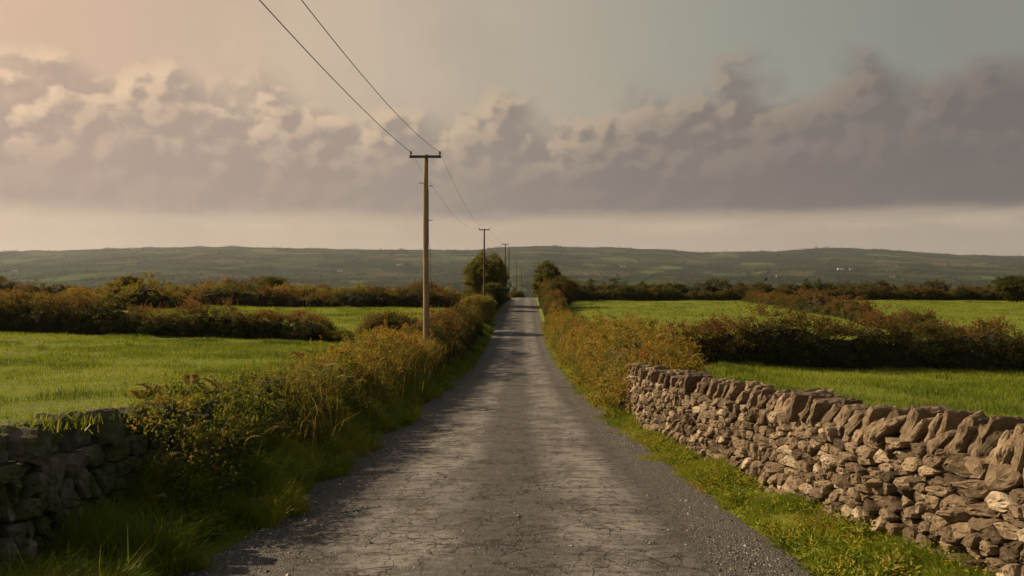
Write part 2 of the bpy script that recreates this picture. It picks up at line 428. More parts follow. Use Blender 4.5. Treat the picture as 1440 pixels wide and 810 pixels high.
# cracks
wv = nt.new('ShaderNodeVectorMath', operation='ADD')
wn = nt.noise(pos, 3.2, 5, .65)
nt.put(wv.inputs[0], rvec(1, .82))
sc_ = nt.new('ShaderNodeVectorMath', operation='SCALE'); nt.put(sc_.inputs[0], wn.outputs['Color']); sc_.inputs['Scale'].default_value = .30
nt.put(wv.inputs[1], sc_.outputs[0])
cr1 = nt.vor(wv.outputs[0], 4.6, 'DISTANCE_TO_EDGE'); cr2 = nt.vor(wv.outputs[0], 11, 'DISTANCE_TO_EDGE')
msk = nt.noise(pos, 1.5, 5, .65)
k1 = nt.math('MULTIPLY', nt.mapr(cr1.outputs[0], .004, .045, .85, 0), nt.mapr(nt.math('ADD', nt.math('MULTIPLY', msk.outputs[0], .6), nt.math('MULTIPLY', streak.outputs[0], .4)), .42, .56))
k2 = nt.math('MULTIPLY', nt.mapr(cr2.outputs[0], .008, .06, 1, 0), nt.mapr(msk.outputs[0], .50, .66, 0, .8))
crack = nt.math('MULTIPLY', nt.math('MAXIMUM', k1, k2), nt.math('SUBTRACT', 1.0, edge), True)
c = nt.mix(nt.math('MULTIPLY', crack, .9), c, (.016, .014, .012))
nt.put(b.inputs['Base Color'], c)
b.inputs['Roughness'].default_value = .82; b.inputs['Specular IOR Level'].default_value = .25
h = nt.math('ADD', nt.math('MULTIPLY', nt.math('SUBTRACT', fine.outputs[0], rough_.outputs[0]), .6), nt.math('MULTIPLY', streak.outputs[0], .9))
h = nt.math('ADD', h, nt.math('MULTIPLY', nt.math('MULTIPLY', grit.outputs['Distance'], -1.0), nt.math('ADD', nt.math('MULTIPLY', edge, .8), .25)))
h = nt.math('SUBTRACT', h, nt.math('MULTIPLY', crack, 1.3))
nt.put(b.inputs['Normal'], nt.bump(h, 1.0, .024))
road = np_mesh('road', V, Q, None, m, smooth=True)
uvl = road.data.uv_layers.new(name='lane')
co = np.stack([U, RY], -1).reshape(-1, 2)[Q.ravel()]
uvl.data.foreach_set('uv', co.astype(np.float32).ravel())
tag(road, 'narrow cracked tarmac lane running straight to the horizon', kind='structure')

# loose chippings along the edges
r = np.random.default_rng(11)
n = 15000
yy = 3.6 + 40*r.random(n)**1.9; side = np.where(r.random(n) < .5, -1, 1)
d = np.where(r.random(n) < .82, HW - .02 - np.abs(r.normal(0, .28, n)), r.uniform(0, HW, n)); d = np.minimum(d, HW+.04)
xx = road_c(yy) + side*d
sz = r.uniform(.005, .011, n)*(1 + 1.2*(r.random(n) < .04))
octa = np.array([(1, 0, 0), (0, 1, 0), (-1, 0, 0), (0, -1, 0), (0, 0, .7), (0, 0, -.5)], float)
Vp = octa[None]*sz[:, None, None]*r.uniform(.6, 1.5, (n, 6, 1))
zz = road_z(yy) + .035*(1-(d/HW)**2)
Vp = Vp + np.stack([xx, yy, zz + sz*.25], 1)[:, None]
T = np.array([(0, 1, 4), (1, 2, 4), (2, 3, 4), (3, 0, 4), (1, 0, 5), (2, 1, 5), (3, 2, 5), (0, 3, 5)])
Tt = (np.arange(n)[:, None, None]*6 + T[None]).reshape(-1, 3)
tag(np_mesh('gravel', Vp.reshape(-1, 3), None, Tt, M['pebble'], t3=np.repeat(r.random(n), 8)), 'loose grey chippings along both edges of the lane', kind='stuff')

# ------------------------------------------------------------------ dry stone walls
def voronoi_cells(pts, lo, hi, nb=18):
    pts = np.asarray(pts); out = []
    for i, p in enumerate(pts):
        dd = ((pts-p)**2).sum(1); o = np.argsort(dd)[1:nb+1]
        poly = [(lo[0], lo[1]), (hi[0], lo[1]), (hi[0], hi[1]), (lo[0], hi[1])]
        for j in o:
            q = pts[j]; mx, my = (p+q)/2; nx_, ny_ = q-p
            new = []
            for a, b2 in zip(poly, poly[1:]+poly[:1]):
                da = (a[0]-mx)*nx_ + (a[1]-my)*ny_; db = (b2[0]-mx)*nx_ + (b2[1]-my)*ny_
                if da <= 0: new.append(a)
                if (da < 0) != (db < 0) and da != db:
                    t = da/(da-db); new.append((a[0]+(b2[0]-a[0])*t, a[1]+(b2[1]-a[1])*t))
            poly = new
            if len(poly) < 3: break
        out.append(np.array(poly) if len(poly) >= 3 else None)
    return out

def stone_seeds(length, height, r, scale=1.0, slab=.4):
    pts = []; s = 0.0
    while s < length:
        w = r.uniform(.5, 1.3)*scale; z = 0.0
        vert = r.random() < slab
        while z < height:
            zone = r.random()
            if vert and zone < .5: ch, lo, hi = r.uniform(.15, .24), .05, .10
            else: ch, lo, hi = r.uniform(.045, .11), .10, .34
            ch *= scale; x = s + r.uniform(-.1, .1)*scale
            while x < s + w:
                sw = r.uniform(lo, hi)*scale
                pts.append((x + sw/2, z + ch/2 + r.normal(0, .012)*scale)); x += sw
            z += ch
        s += w
    pts = np.array(pts)
    k = (pts[:, 0] > 0) & (pts[:, 0] < length) & (pts[:, 1] > -.05) & (pts[:, 1] < height)
    return pts[k]

def wall_face(geo, frame, length, height, r, scale, depth=(.025, .095), slab=.4, nseg=14, aniso=1.7):
    """frame(s, z, d) -> world points; d is the distance out of the face"""
    pts = stone_seeds(length, height, r, scale, slab)
    K = np.array([1.0, aniso])
    for poly, p in zip(voronoi_cells(pts*K, (0, -.05*aniso), (length, (height+.02)*aniso)), pts):
        if poly is not None: poly = poly/K
        if poly is None: continue
        c = poly.mean(0)
        # round the corners and resample
        Pn = np.vstack([poly, poly[:1]]); seg = np.linalg.norm(np.diff(Pn, axis=0), axis=1); cum = np.concatenate([[0], np.cumsum(seg)])
        if cum[-1] < .12*scale or cum[-1] > 3*scale: continue
        tt = np.linspace(0, cum[-1], nseg, endpoint=False)
        R = np.stack([np.interp(tt, cum, Pn[:, 0]), np.interp(tt, cum, Pn[:, 1])], 1)
        R = .70*R + .15*(np.roll(R, 1, 0) + np.roll(R, -1, 0))
        R = c + (R-c)*r.uniform(.89, .985) + r.normal(0, .005*scale, R.shape)
        D = r.uniform(*depth); ga, gb = r.normal(0, .30, 2)
        rings = []
        for sc, dp in ((1.0, -.06), (1.0, D*.55), (.93, D*.88), (.74, D), (.42, D+.004), (0, D+.006)):
            q = c + (R-c)*sc if sc > 0 else c[None]
            dd = dp + ((q[:, 0]-c[0])*ga + (q[:, 1]-c[1])*gb)*(dp > 0) + r.normal(0, .0055*scale, len(q))*(dp > 0)
            rings.append(frame(q[:, 0], q[:, 1], dd))
        Vv = np.concatenate(rings); Qs = []; Ts = []
        for k in range(4):
            for j in range(nseg):
                Qs.append((k*nseg+j, k*nseg+(j+1) % nseg, (k+1)*nseg+(j+1) % nseg, (k+1)*nseg+j))
        for j in range(nseg): Ts.append((4*nseg+j, 4*nseg+(j+1) % nseg, 5*nseg))
        geo.add(Vv, Qs, Ts, float(np.clip(r.normal(.5, .28), 0, 1)))

def _cube_grid(n):
    """surface grid of a cube, welded"""
    vs, idx, Q = [], {}, []
    def vid(p):
        k = tuple(np.round(p, 5))
        if k not in idx: idx[k] = len(vs); vs.append(k)
        return idx[k]
    l = np.linspace(-1, 1, n+1)
    for ax in range(3):
        for sgn in (-1, 1):
            for i in range(n):
                for j in range(n):
                    q = []
                    for a, b2 in ((i, j), (i+1, j), (i+1, j+1), (i, j+1)):
                        p = [0, 0, 0]; p[ax] = sgn; p[(ax+1) % 3] = l[a]; p[(ax+2) % 3] = l[b2]; q.append(vid(p))
                    Q.append(q if sgn > 0 else q[::-1])
    return np.array(vs, float), np.array(Q)
CG, CQ = _cube_grid(9)
def rock(dims, r, rounding=.35, rough=.10, taper=0.0):
    P = CG.copy(); sph = unit(P)*1.22
    P = P*(1-rounding) + sph*rounding
    o = r.uniform(0, 90, 3); G = P*np.asarray(dims)*5.5
    dsp = fbm(G[:, 0]+o[0], G[:, 1]+o[1], G[:, 2]+o[2], 3, 4)
    ch = np.round(vnoise(G[:, 0]*1.6+o[1], G[:, 1]*1.6+o[2], G[:, 2]*1.6+o[0], 8)*3)/3
    P = P*(1 + rough*1.6*dsp + rough*.55*ch)[:, None]
    P[:, 0] *= 1 - taper*(P[:, 2]*.5+.5); P[:, 1] *= 1 - taper*.6*(P[:, 2]*.5+.5)
    return P*np.asarray(dims)/2

def make_wall(name, label, path, H, cope_h, thick, face_sign, stone, seed, scale, cope_w, lean, slab, both=False, rise=None, lift=0.0):
    """path: (x, y) of the road-side face; face_sign: +1 = face looks to +X"""
    r = np.random.default_rng(seed)
    def foot(x, y): return road_z(y) + .04 + lift
    pa = np.array(path, float); seg = np.linalg.norm(np.diff(pa, axis=0), axis=1); cum = np.concatenate([[0], np.cumsum(seg)]); Ln = cum[-1]
    def at(s): return np.interp(s, cum, pa[:, 0]), np.interp(s, cum, pa[:, 1])
    def nrm(s):
        x0, y0 = at(np.clip(s-.4, 0, Ln)); x1, y1 = at(np.clip(s+.4, 0, Ln)); t = unit(np.stack([x1-x0, y1-y0], -1))
        return t, np.stack([t[..., 1], -t[..., 0]], -1)*face_sign
    def fr(off, flip):
        def frame(s, z, d):
            s = np.asarray(s, float); x, y = at(s); t, n = nrm(s)
            # battered face: leans back with height
            o = (d + off)*flip - (z*.10 if flip > 0 else -z*.10)
            gz = foot(x, y)
            return np.stack([x + n[..., 0]*o, y + n[..., 1]*o, gz - .03 + z], -1)
        return frame
    x0, y0 = at(0); base = (float(x0), float(y0), float(foot(x0, y0)))
    root = empty(name, base, label, 'wall')
    g1 = Geo(); wall_face(g1, fr(0, 1), Ln, H, r, scale, slab=slab)
    g1.build('stone_face', M[stone], root, off=base)
    g2 = Geo(); wall_face(g2, fr(thick, -1), Ln, H, r, scale*1.6, slab=.1, nseg=10)
    g2.build('field_face', M[stone], root, off=base)
    # rubble heart between the faces
    s = np.linspace(0, Ln, 60); x, y = at(s); t, n = nrm(s); gz = foot(x, y)
    V = []
    for o, z in ((-.03, -.1), (-.03-.10*H, H), (-thick+.03+.10*H, H), (-thick+.03, -.1)):
        V.append(np.stack([x+n[:, 0]*o, y+n[:, 1]*o, gz+z], -1))
    V = np.stack(V, 1).reshape(-1, 3); Q = []
    for i in range(len(s)-1):
        for j in range(4): Q.append((i*4+j, i*4+(j+1) % 4, i*4+4+(j+1) % 4, i*4+4+j))
    e = (len(s)-1)*4
    Q += [(0, 1, 2, 3), (e+3, e+2, e+1, e)]
    gg = Geo(); gg.add(V, Q); gg.build('rubble_heart', M['core'], root, off=base)
    # coping stones on edge: the nearest ones each a part, the far end one part
    made = 0; rest = Geo(); s = .05
    while s < Ln-.05:
        w = r.uniform(*cope_w); hh = cope_h*r.uniform(.75, 1.2); dp = (thick - .2*H*.5)*r.uniform(.6, 1.05)
        P = rock((w, dp, hh), r, .22, .15, r.uniform(.1, .55))
        ln = lean + r.normal(0, .16)
        cl, sl = math.cos(ln), math.sin(ln)
        P = np.stack([P[:, 0]*cl + P[:, 2]*sl, P[:, 1], -P[:, 0]*sl + P[:, 2]*cl], 1)     # lean along the wall
        yw = r.normal(0, .12); cy, sy = math.cos(yw), math.sin(yw)
        P = np.stack([P[:, 0]*cy - P[:, 1]*sy, P[:, 0]*sy + P[:, 1]*cy, P[:, 2]], 1)
        sc = s + w*.5/max(.6, cl)
        x, y = at(sc); t, n = nrm(np.array(sc)); o = -thick/2 + r.normal(0, .045)
        zc = foot(x, y) + H + hh*.44*cl - .03 + (rise(sc) if rise else 0)
        W = np.stack([x + t[0]*P[:, 0] + n[0]*(o+P[:, 1]), y + t[1]*P[:, 0] + n[1]*(o+P[:, 1]), zc + P[:, 2]], 1)
        tn = float(np.clip(r.normal(.5, .2), 0, 1)); made += 1
        if made <= 98:
            gk = Geo(); gk.add(W, CQ, None, tn); gk.build('coping_stone', M[stone], root, off=base)
        else: rest.add(W, CQ, None, tn)
        s += w/max(.6, cl)*.93
    if rest.n: rest.build('coping_row', M[stone], root, off=base)['kind'] = 'stuff'
    return root

RW = [(3.22, 2.8), (3.12, 3.6), (2.88, 5.35), (2.66, 8.25), (2.50, 11.5), (2.38, 14.6), (2.42, 17.2)]
make_wall('stone_wall', 'sunlit dry stone wall topped with leaning slabs on the right verge', RW, .82, .28, .44, -1, 'stone', 21, 1.0, (.055, .125), -.62, .45, lift=.06)
LW = [(-3.3, .8), (-3.24, 4.0), (-3.2, 6.5), (-3.18, 9.0), (-3.2, 13.0), (-3.25, 17)]
make_wall('stone_wall', 'shaded mossy stone wall half buried in growth on the left verge', LW, .80, .25, .5, 1, 'stone_moss', 33, 1.45, (.14, .28), .35, .5)

# ------------------------------------------------------------------ hedges, banks, bushes
def clump_leaves(L, C, N, rc, per, leaf, tint, r, jit=.18, up=.0, flat=.8):
    """C clump centres, N outward normals, rc radii"""
    k = len(C)
    dirs = r.normal(0, 1, (k, per, 3)); dirs = dirs/np.linalg.norm(dirs, axis=-1, keepdims=True)
    rad = rc[:, None]*r.random((k, per))**.45
    p = C[:, None, :] + dirs*rad[..., None]*np.array([1, 1, flat])
    nn = N[:, None, :]*.55 + dirs*.6 + r.normal(0, .55, (k, per, 3)); nn[..., 2] += .25
    ax = r.normal(0, 1, (k, per, 3)) + N[:, None, :]*.5; ax[..., 2] += up
    K = k*per
    l = np.abs(r.normal(1, .3, K))*leaf + leaf*.25
    L.add(p.reshape(-1, 3), ax.reshape(-1, 3), nn.reshape(-1, 3), l, l*r.uniform(.45, .75, K), np.clip(np.repeat(tint, per) + r.normal(0, jit, K), 0, 1))

def sprigs(L, B, r, ln, leaf, tint, n=16, lean=.3):
    """upright shoots carrying leaves, rooted at B"""
    k = len(B); H = r.uniform(.5, 1.0, k)*ln
    d = r.normal(0, lean, (k, 3)); d[:, 2] = 1; d = unit(d)
    t = np.linspace(.1, 1, n)[None, :, None]
    p = B[:, None, :] + d[:, None, :]*(t*H[:, None, None])
    p[..., 2] -= (t[..., 0]**2)*.08*H[:, None]
    ax = r.normal(0, 1, (k, n, 3)); ax[..., 2] += .7
    K = k*n
    L.add(p.reshape(-1, 3), ax.reshape(-1, 3), r.normal(0, 1, (K, 3)) + [0, 0, .4], r.uniform(.6, 1.2, K)*leaf, r.uniform(.35, .6, K)*leaf, np.clip(np.repeat(tint, n)+r.normal(0, .12, K), 0, 1))

def hedge(name, label, path, h, w, leaf, seed, material='hedge', cat='hedge', tint0=.30, top=.35, dens=9.0, per=34, rc=.2, spr=3.0, taper=.25, group=None, hvar=.35, floor=0.0, fern=None, stalks=None):
    r = np.random.default_rng(seed)
    pa = np.array(path, float); seg = np.linalg.norm(np.diff(pa[:, :2], axis=0), axis=1); cum = np.concatenate([[0], np.cumsum(seg)]); Ln = cum[-1]
    hs = pa[:, 2] if pa.shape[1] > 2 else np.ones(len(pa))
    def at(s):
        x = np.interp(s, cum, pa[:, 0]); y = np.interp(s, cum, pa[:, 1])
        x2 = np.interp(s+.3, cum, pa[:, 0]); y2 = np.interp(s+.3, cum, pa[:, 1]); x1 = np.interp(s-.3, cum, pa[:, 0]); y1 = np.interp(s-.3, cum, pa[:, 1])
        t = unit(np.stack([x2-x1, y2-y1], -1))
        return x, y, t
    def hgt(s):
        e = smooth01(s/taper/3.0)*smooth01((Ln-s)/taper/3.0)
        return h*np.interp(s, cum, hs)*(1 + hvar*(fbm(s*.55+seed*3.1, 0*s, 0, seed, 4) + .8*vnoise(s*.21+seed*1.7, 0*s, 0, seed+2)))*(.35+.65*e)
    x0, y0, _ = at(0.0); base = (float(x0), float(y0), float(ground(x0, y0)))
    root = empty(name, base, label, cat, group)
    def surf(s, th, k=1.0):
        x, y, t = at(s); n = np.stack([t[..., 1], -t[..., 0]], -1)
        H = hgt(s)
        lump = 1 + .42*fbm(s*.95, th*1.1, 0, seed+4, 3)
        ww = w*(.75+.25*np.clip(H/h, .4, 1.4))
        ct, st_ = np.cos(th), np.sin(th)
        off = np.sign(ct)*np.abs(ct)**.75*ww*.5*k*lump; zz = np.abs(st_)**.8*H*k*lump
        px, py = x + n[..., 0]*off, y + n[..., 1]*off
        nrm_ = np.stack([n[..., 0]*ct, n[..., 1]*ct, st_], -1)
        gz = np.minimum(ground(px, py), ground(x, y)+.4)
        return np.stack([px, py, gz + floor + zz], -1), nrm_, zz/np.maximum(H, .05)
    area = Ln*(2*h + w*.6)
    nC = int(area*dens)
    s = r.random(nC)*Ln; th = r.uniform(0.02, math.pi-.02, nC)
    C, N, rel = surf(s, th, r.uniform(.72, 1.02, nC))
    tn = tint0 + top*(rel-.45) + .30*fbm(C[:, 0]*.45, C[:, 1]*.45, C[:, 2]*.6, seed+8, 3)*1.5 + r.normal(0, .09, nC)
    L = Leaves()
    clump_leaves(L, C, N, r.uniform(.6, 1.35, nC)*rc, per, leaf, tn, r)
    nS = int(Ln*spr)
    if nS:
        s = r.random(nS)*Ln; th = r.uniform(.6, math.pi-.6, nS)
        C, N, rel = surf(s, th, .95)
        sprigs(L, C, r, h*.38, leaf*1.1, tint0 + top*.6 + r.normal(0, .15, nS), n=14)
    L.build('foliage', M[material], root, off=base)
    if fern:
        LF = Leaves(); nf = int(Ln*fern)
        s = r.random(nf)*Ln; th = r.uniform(.3, math.pi-.3, nf)
        C, N, rel = surf(s, th, .97)
        fern_fronds(LF, C, N, r, .40)
        o = LF.build('fern_fronds', M['bank'], root, off=base); o['kind'] = 'stuff'
    # woody inside
    ns, nth = max(8, int(Ln/.45)), 13
    ss = np.linspace(.05, Ln-.05, ns); tt = np.linspace(0.0, math.pi, nth)
    A, B = np.meshgrid(ss, tt, indexing='ij')
    V, _, _ = surf(A, B, (.15 + .45*smooth01(np.minimum(A, Ln-A)/1.2))*(1 + .22*vnoise(A*2.3, B*2.1, 0, seed+6))); V[:, 0, 2] -= .2; V[:, -1, 2] -= .2
    I = (np.arange(ns-1)[:, None]*nth + np.arange(nth-1)[None, :]).ravel()
    Q = np.stack([I, I+1, I+nth+1, I+nth], 1)
    np_mesh('branches', V.reshape(-1, 3)-np.array(base), Q, None, M['twig'], root)
    return root

def fern_fronds(L, C, N, r, ln):
    k = len(C); n = 14
    out = N.copy(); out[:, 2] *= .3; out += r.normal(0, .5, (k, 3)); out[:, 2] = 0; out = unit(out)
    side = np.stack([-out[:, 1], out[:, 0], np.zeros(k)], 1)
    ll = ln*r.uniform(.6, 1.3, k); rise = r.uniform(.6, 1.0, k)
    tn = np.clip(r.normal(.60, .2, k), 0, 1)
    for j in range(n):
        t = (j+1)/n
        p = C + out*(ll*t*.8)[:, None]; p[:, 2] += ll*(rise*t - .75*t*t)
        dz = rise - 1.5*t
        tang = unit(out*.8 + np.stack([0*dz, 0*dz, dz], 1))
        nrm_ = np.cross(side, tang)
        pl = ll*.30*(1-t*.92)
        for sg in (-1, 1):
            L.add(p, side*sg + tang*.5, nrm_, pl, pl*.34, np.clip(tn+r.normal(0, .06, k), 0, 1))

def bush(name, label, x, y, rx, ry, h, leaf, seed, material='tree', cat='bush', tint0=.4, nC=260, per=60, rc=.38, z0=.0, trunk=True, group=None, lobes=5, names=('crown', 'trunk')):
    r = np.random.default_rng(seed)
    gz = float(ground(x, y)); base = (x, y, gz)
    root = empty(name, base, label, cat, group)
    L = Leaves()
    # the crown is a heap of lobes of different sizes
    cen = [(0, 0, h*.55, 1.0)]
    for k in range(lobes):
        a = k*2*math.pi/lobes + r.uniform(-.5, .5)
        cen.append((rx*.52*math.cos(a), ry*.52*math.sin(a), h*r.uniform(.34, .70), r.uniform(.5, .68)))
    for (ox, oy, oz, sc) in cen:
        n = int(nC*sc*sc)
        d = unit(r.normal(0, 1, (n, 3))); lump = 1 + .25*fbm(d[:, 0]*2.2, d[:, 1]*2.2, d[:, 2]*2.2, seed+int(sc*99), 3)
        q = d*np.array([rx*.82*sc, ry*.82*sc, h*.46*sc])*(lump*r.uniform(.78, 1.04, n))[:, None] + [ox, oy, oz]
        k = q[:, 2] > z0
        q = q[k]; d = d[k]
        tn = tint0 + .22*fbm(q[:, 0]*.6, q[:, 1]*.6, q[:, 2]*.6, seed, 3) + r.normal(0, .09, len(q))
        clump_leaves(L, q, d, r.uniform(.55, 1.3, len(q))*rc, per, leaf, tn, r)
    B = np.stack([r.normal(0, rx*.4, 24), r.normal(0, ry*.4, 24), np.full(24, h*.86)], 1)
    sprigs(L, B, r, h*.2, leaf, tint0 + r.normal(0, .15, 24))
    L.build(names[0], M[material], root)
    g = Geo()
    tr = max(.05, h*.028)
    P = [(0, 0, -.2), (.03*h, 0, h*.18), (.01*h, .02*h, h*.38), (0, 0, h*.66)]
    g.tube(P, [tr*1.3, tr, tr*.75, tr*.3], 8)
    for k in range(7):
        a = r.uniform(0, 6.28); z = h*r.uniform(.14, .4)
        e = np.array([rx*.62*math.cos(a), ry*.62*math.sin(a), h*r.uniform(.5, .78)]); s0 = np.array([0.01*h, 0, z])
        mid = (s0+e)/2 + [0, 0, .06*h]
        g.tube([s0, mid, e], [tr*.6, tr*.4, tr*.12], 6)
    g.build(names[1], M['bark'], root, smooth=True)
    return root

# --- the near left bank: growth swallowing the wall, then hedge to the crest
hedge('creeper_mound', 'green creeper and ferns smothering the far end of the mossy wall', [(-3.25, 6.5, .98), (-3.2, 8.2, 1.0), (-3.22, 9.5, 1.0), (-3.25, 12, 1.0), (-3.3, 14.6, 1.04)], 0.80, 1.35, .034, 101, 'green', 'creeper', .40, .40, 30, 46, .12, 14, .12, hvar=.2, fern=4)
hedge('bramble_bank', 'tangled olive and rust brambles around the foot of the nearest pole', [(-3.35, 14, .86), (-3.4, 18, .95), (-3.5, 23, 1.15), (-3.45, 26.5, 1.1), (-3.5, 30, 1.1)], 1.08, 1.6, .046, 102, 'bank', 'brambles', .42, .40, 22, 38, .16, 9, .25, hvar=.24, fern=3)
hedge('roadside_hedge', 'dark bushy left roadside hedge between the nearest pole and the round tree', [(-3.4, 29.5, 1.0), (-3.3, 36, .95), (-3.25, 44, 1.05), (-3.1, 52, 1.1), (-2.9, 60, 1.15)], 1.7, 1.5, .065, 103, 'hedge', 'hedge', .36, .45, 13, 36, .2, 6, .3, hvar=.3)
hedge('roadside_hedge', 'left roadside hedge running past the round tree to the crest', [(-2.7, 66, 1.0), (-2.5, 78, .9), (-2.1, 92, .9), (-1.6, 104, .9), (-.9, 122, .7)], 1.45, 1.3, .09, 104, 'hedge', 'hedge', .34, .4, 8, 30, .26, 3, .3)
bush('rust_bush', 'rounded rust topped bush leaning over the left verge below the round tree', -2.75, 63, 1.5, 1.9, 2.5, .085, 105, 'bank', 'bush', .5, 150, 60, .3)
bush('round_tree', 'big round dense tree on the left side of the lane at the crest', -3.0, 95, 2.75, 2.7, 5.7, .13, 106, 'tree', 'tree', .56, 230, 56, .40, .3, lobes=8)
bush('green_bush', 'low dark green bush at the right foot of the big round tree', -2.15, 86, 1.25, 1.5, 2.5, .11, 107, 'tree', 'bush', .25, 130, 50, .34)
bush('bramble_bush', 'brown bramble bush standing at the field corner left of the nearest pole', -5.7, 37.5, 1.5, 1.2, 1.75, .065, 108, 'hedge', 'bush', .62, 170, 60, .26)
# --- right bank
hedge('bracken_bank', 'golden bracken and grass bank just beyond the sunlit stone wall', [(3.0, 15.6, .8), (3.05, 17.5, .95), (3.15, 21, 1.1), (3.35, 26, 1.12), (3.6, 31, 1.0)], 1.36, 2.3, .046, 111, 'bank', 'bank', .54, .22, 20, 38, .17, 7, .22, hvar=.2, fern=5)
hedge('bracken_bank', 'golden olive roadside bank on the right further along the lane', [(3.55, 30.5, 1.0), (3.5, 38, .95), (3.5, 46, 1.0), (3.55, 55, 1.05), (3.6, 63, 1.0)], 1.5, 1.9, .062, 112, 'bank', 'bank', .50, .24, 13, 36, .2, 5, .3, hvar=.28, fern=3)
hedge('roadside_hedge', 'dark olive right roadside hedge climbing towards the right hand bush', [(3.7, 62.5, .9), (3.9, 72, 1.1), (4.1, 82, 1.1), (4.3, 95, 1.0), (4.9, 112, .9), (5.8, 135, .7)], 2.1, 1.7, .09, 113, 'hedge', 'hedge', .40, .4, 9, 32, .26, 3, .3)
bush('olive_tree_bush', 'tall olive green bush on the right edge of the lane at the crest', 4.35, 99, 1.9, 1.9, 5.0, .12, 114, 'tree', 'bush', .52, 150, 52, .36, .2, lobes=7)
bush('ragged_bush', 'ragged brown olive bush just right of the tall olive green one', 5.2, 82, 1.6, 1.7, 3.4, .1, 115, 'hedge', 'bush', .5, 160, 50, .34)
# --- field hedges, right
hedge('field_hedge', 'thick dark hedge behind the near right field', [(4.2, 25.4, 1.05), (6, 26.3, 1.0), (9, 27.4, 1.0), (13, 28.8, .98), (17, 30.2, 1.0), (22, 32, .92), (26, 33, .62), (29, 34, 1.0), (42, 38, 1)], 1.55, 1.6, .062, 121, 'hedge', 'hedge', .32, .62, 15, 36, .21, 6, .3, hvar=.32)
hedge('field_hedge', 'rust brown hedge dividing the two far right fields', [(22.5, 37, .55), (23.5, 42, .5), (24.5, 48, 1.0), (25, 53, .45), (26.5, 62, 1.15), (27.1, 67, .7), (27.5, 72, 1.3), (28.5, 84, 1.0), (29.5, 98, 1.0)], 1.25, 2.4, .09, 122, 'hedge', 'hedge', .40, .5, 9, 34, .26, 4, .4, hvar=.5)
hedge('skyline_hedge', 'long dark hedge along the far edge of the right hand fields', [(6.5, 101, 1.0), (20, 103, .95), (35, 104, .9), (52, 104, 1.0), (75, 103, 1.1), (100, 102, 1)], 1.85, 2.0, .12, 123, 'hedge', 'hedge', .30, .4, 6, 30, .32, 2.5, .4, hvar=.5)
hedge('skyline_hedge', 'broken hedge on the rise beyond the far right field edge', [(10, 134, .9), (30, 137, 1.1), (60, 138, .9), (95, 138, 1.1)], 2.1, 2.2, .16, 124, 'hedge', 'hedge', .28, .3, 5, 26, .36, 2, .4, hvar=.6)
bush('thorn_tree', 'dark thorn tree on the skyline hedge at the right edge', 61.5, 97, 2.6, 2.2, 3.1, .13, 125, 'hedge', 'tree', .3, 150, 46, .4)
# --- field hedges, left
hedge('field_hedge', 'bramble topped hedge along the back of the near left field', [(-50, 49, 1.0), (-36, 47, 1.05), (-29, 45.5, 1.08), (-22, 44.6, 1.0), (-16, 43.8, .9), (-12, 43.2, .8), (-9.4, 42.6, .6)], 2.05, 2.0, .075, 131, 'hedge', 'hedge', .32, .70, 11, 36, .24, 5, .4, hvar=.22)
hedge('low_scrub', 'low green brown scrub filling the gap beside the near left field hedge', [(-9.6, 42.6, .7), (-8.0, 41.5, .6), (-6.3, 39.5, .9)], .9, 1.1, .065, 132, 'bank', 'scrub', .3, .3, 14, 32, .18, 5, .2)
hedge('field_hedge', 'brown hedge along the far edge of the second left field', [(-30, 73, 1.0), (-24, 73.5, 1.15), (-18, 74, 1.1), (-10, 74.4, 1.05), (-3.8, 74.5, 1.0)], 1.45, 2.2, .095, 133, 'hedge', 'hedge', .36, .5, 8, 32, .27, 3, .35, hvar=.5)
hedge('field_hedge', 'rambling rust hedge cutting diagonally behind the left bramble hedge', [(-58, 58, 1.0), (-46, 60, .95), (-36, 63, 1.0), (-27.5, 69, 1.0)], 1.3, 2.2, .09, 134, 'bank', 'hedge', .34, .5, 8, 32, .28, 3, .4, hvar=.5)
hedge('skyline_hedge', 'dark ragged hedge along the left skyline', [(-100, 104, 1.0), (-76, 105, 1.1), (-55, 106, .9), (-40, 106, 1.1), (-25, 105, 1.0), (-12, 104, 1.05), (-4.5, 103, .9)], 1.6, 2.4, .12, 135, 'hedge', 'hedge', .36, .45, 6, 30, .34, 2.5, .4, hvar=.6)
hedge('field_hedge', 'middle hedge between the second left field and the left skyline', [(-75, 86, 1.0), (-55, 87, .95), (-38, 88, 1.1), (-22, 89, 1.0), (-5, 89, .9)], 1.3, 2.2, .105, 136, 'bank', 'hedge', .32, .45, 7, 30, .3, 2.5, .4, hvar=.55)
bush('hedgerow_tree', 'small spreading tree on the left skyline hedge, leftmost of two', -47, 98, 2.4, 2.0, 2.7, .12, 137, 'hedge', 'tree', .45, 150, 46, .36, .5)
bush('hedgerow_tree', 'small rounded tree on the left skyline hedge nearer the pole', -29.5, 98, 2.0, 1.8, 2.7, .12, 138, 'tree', 'tree', .5, 140, 46, .34, .5)
# --- end of the lane
bush('roadside_bush', 'small bush where the lane drops out of sight', 1.0, 187, 1.9, 1.5, 2.1, .17, 141, 'tree', 'bush', .5, 90, 30, .4)

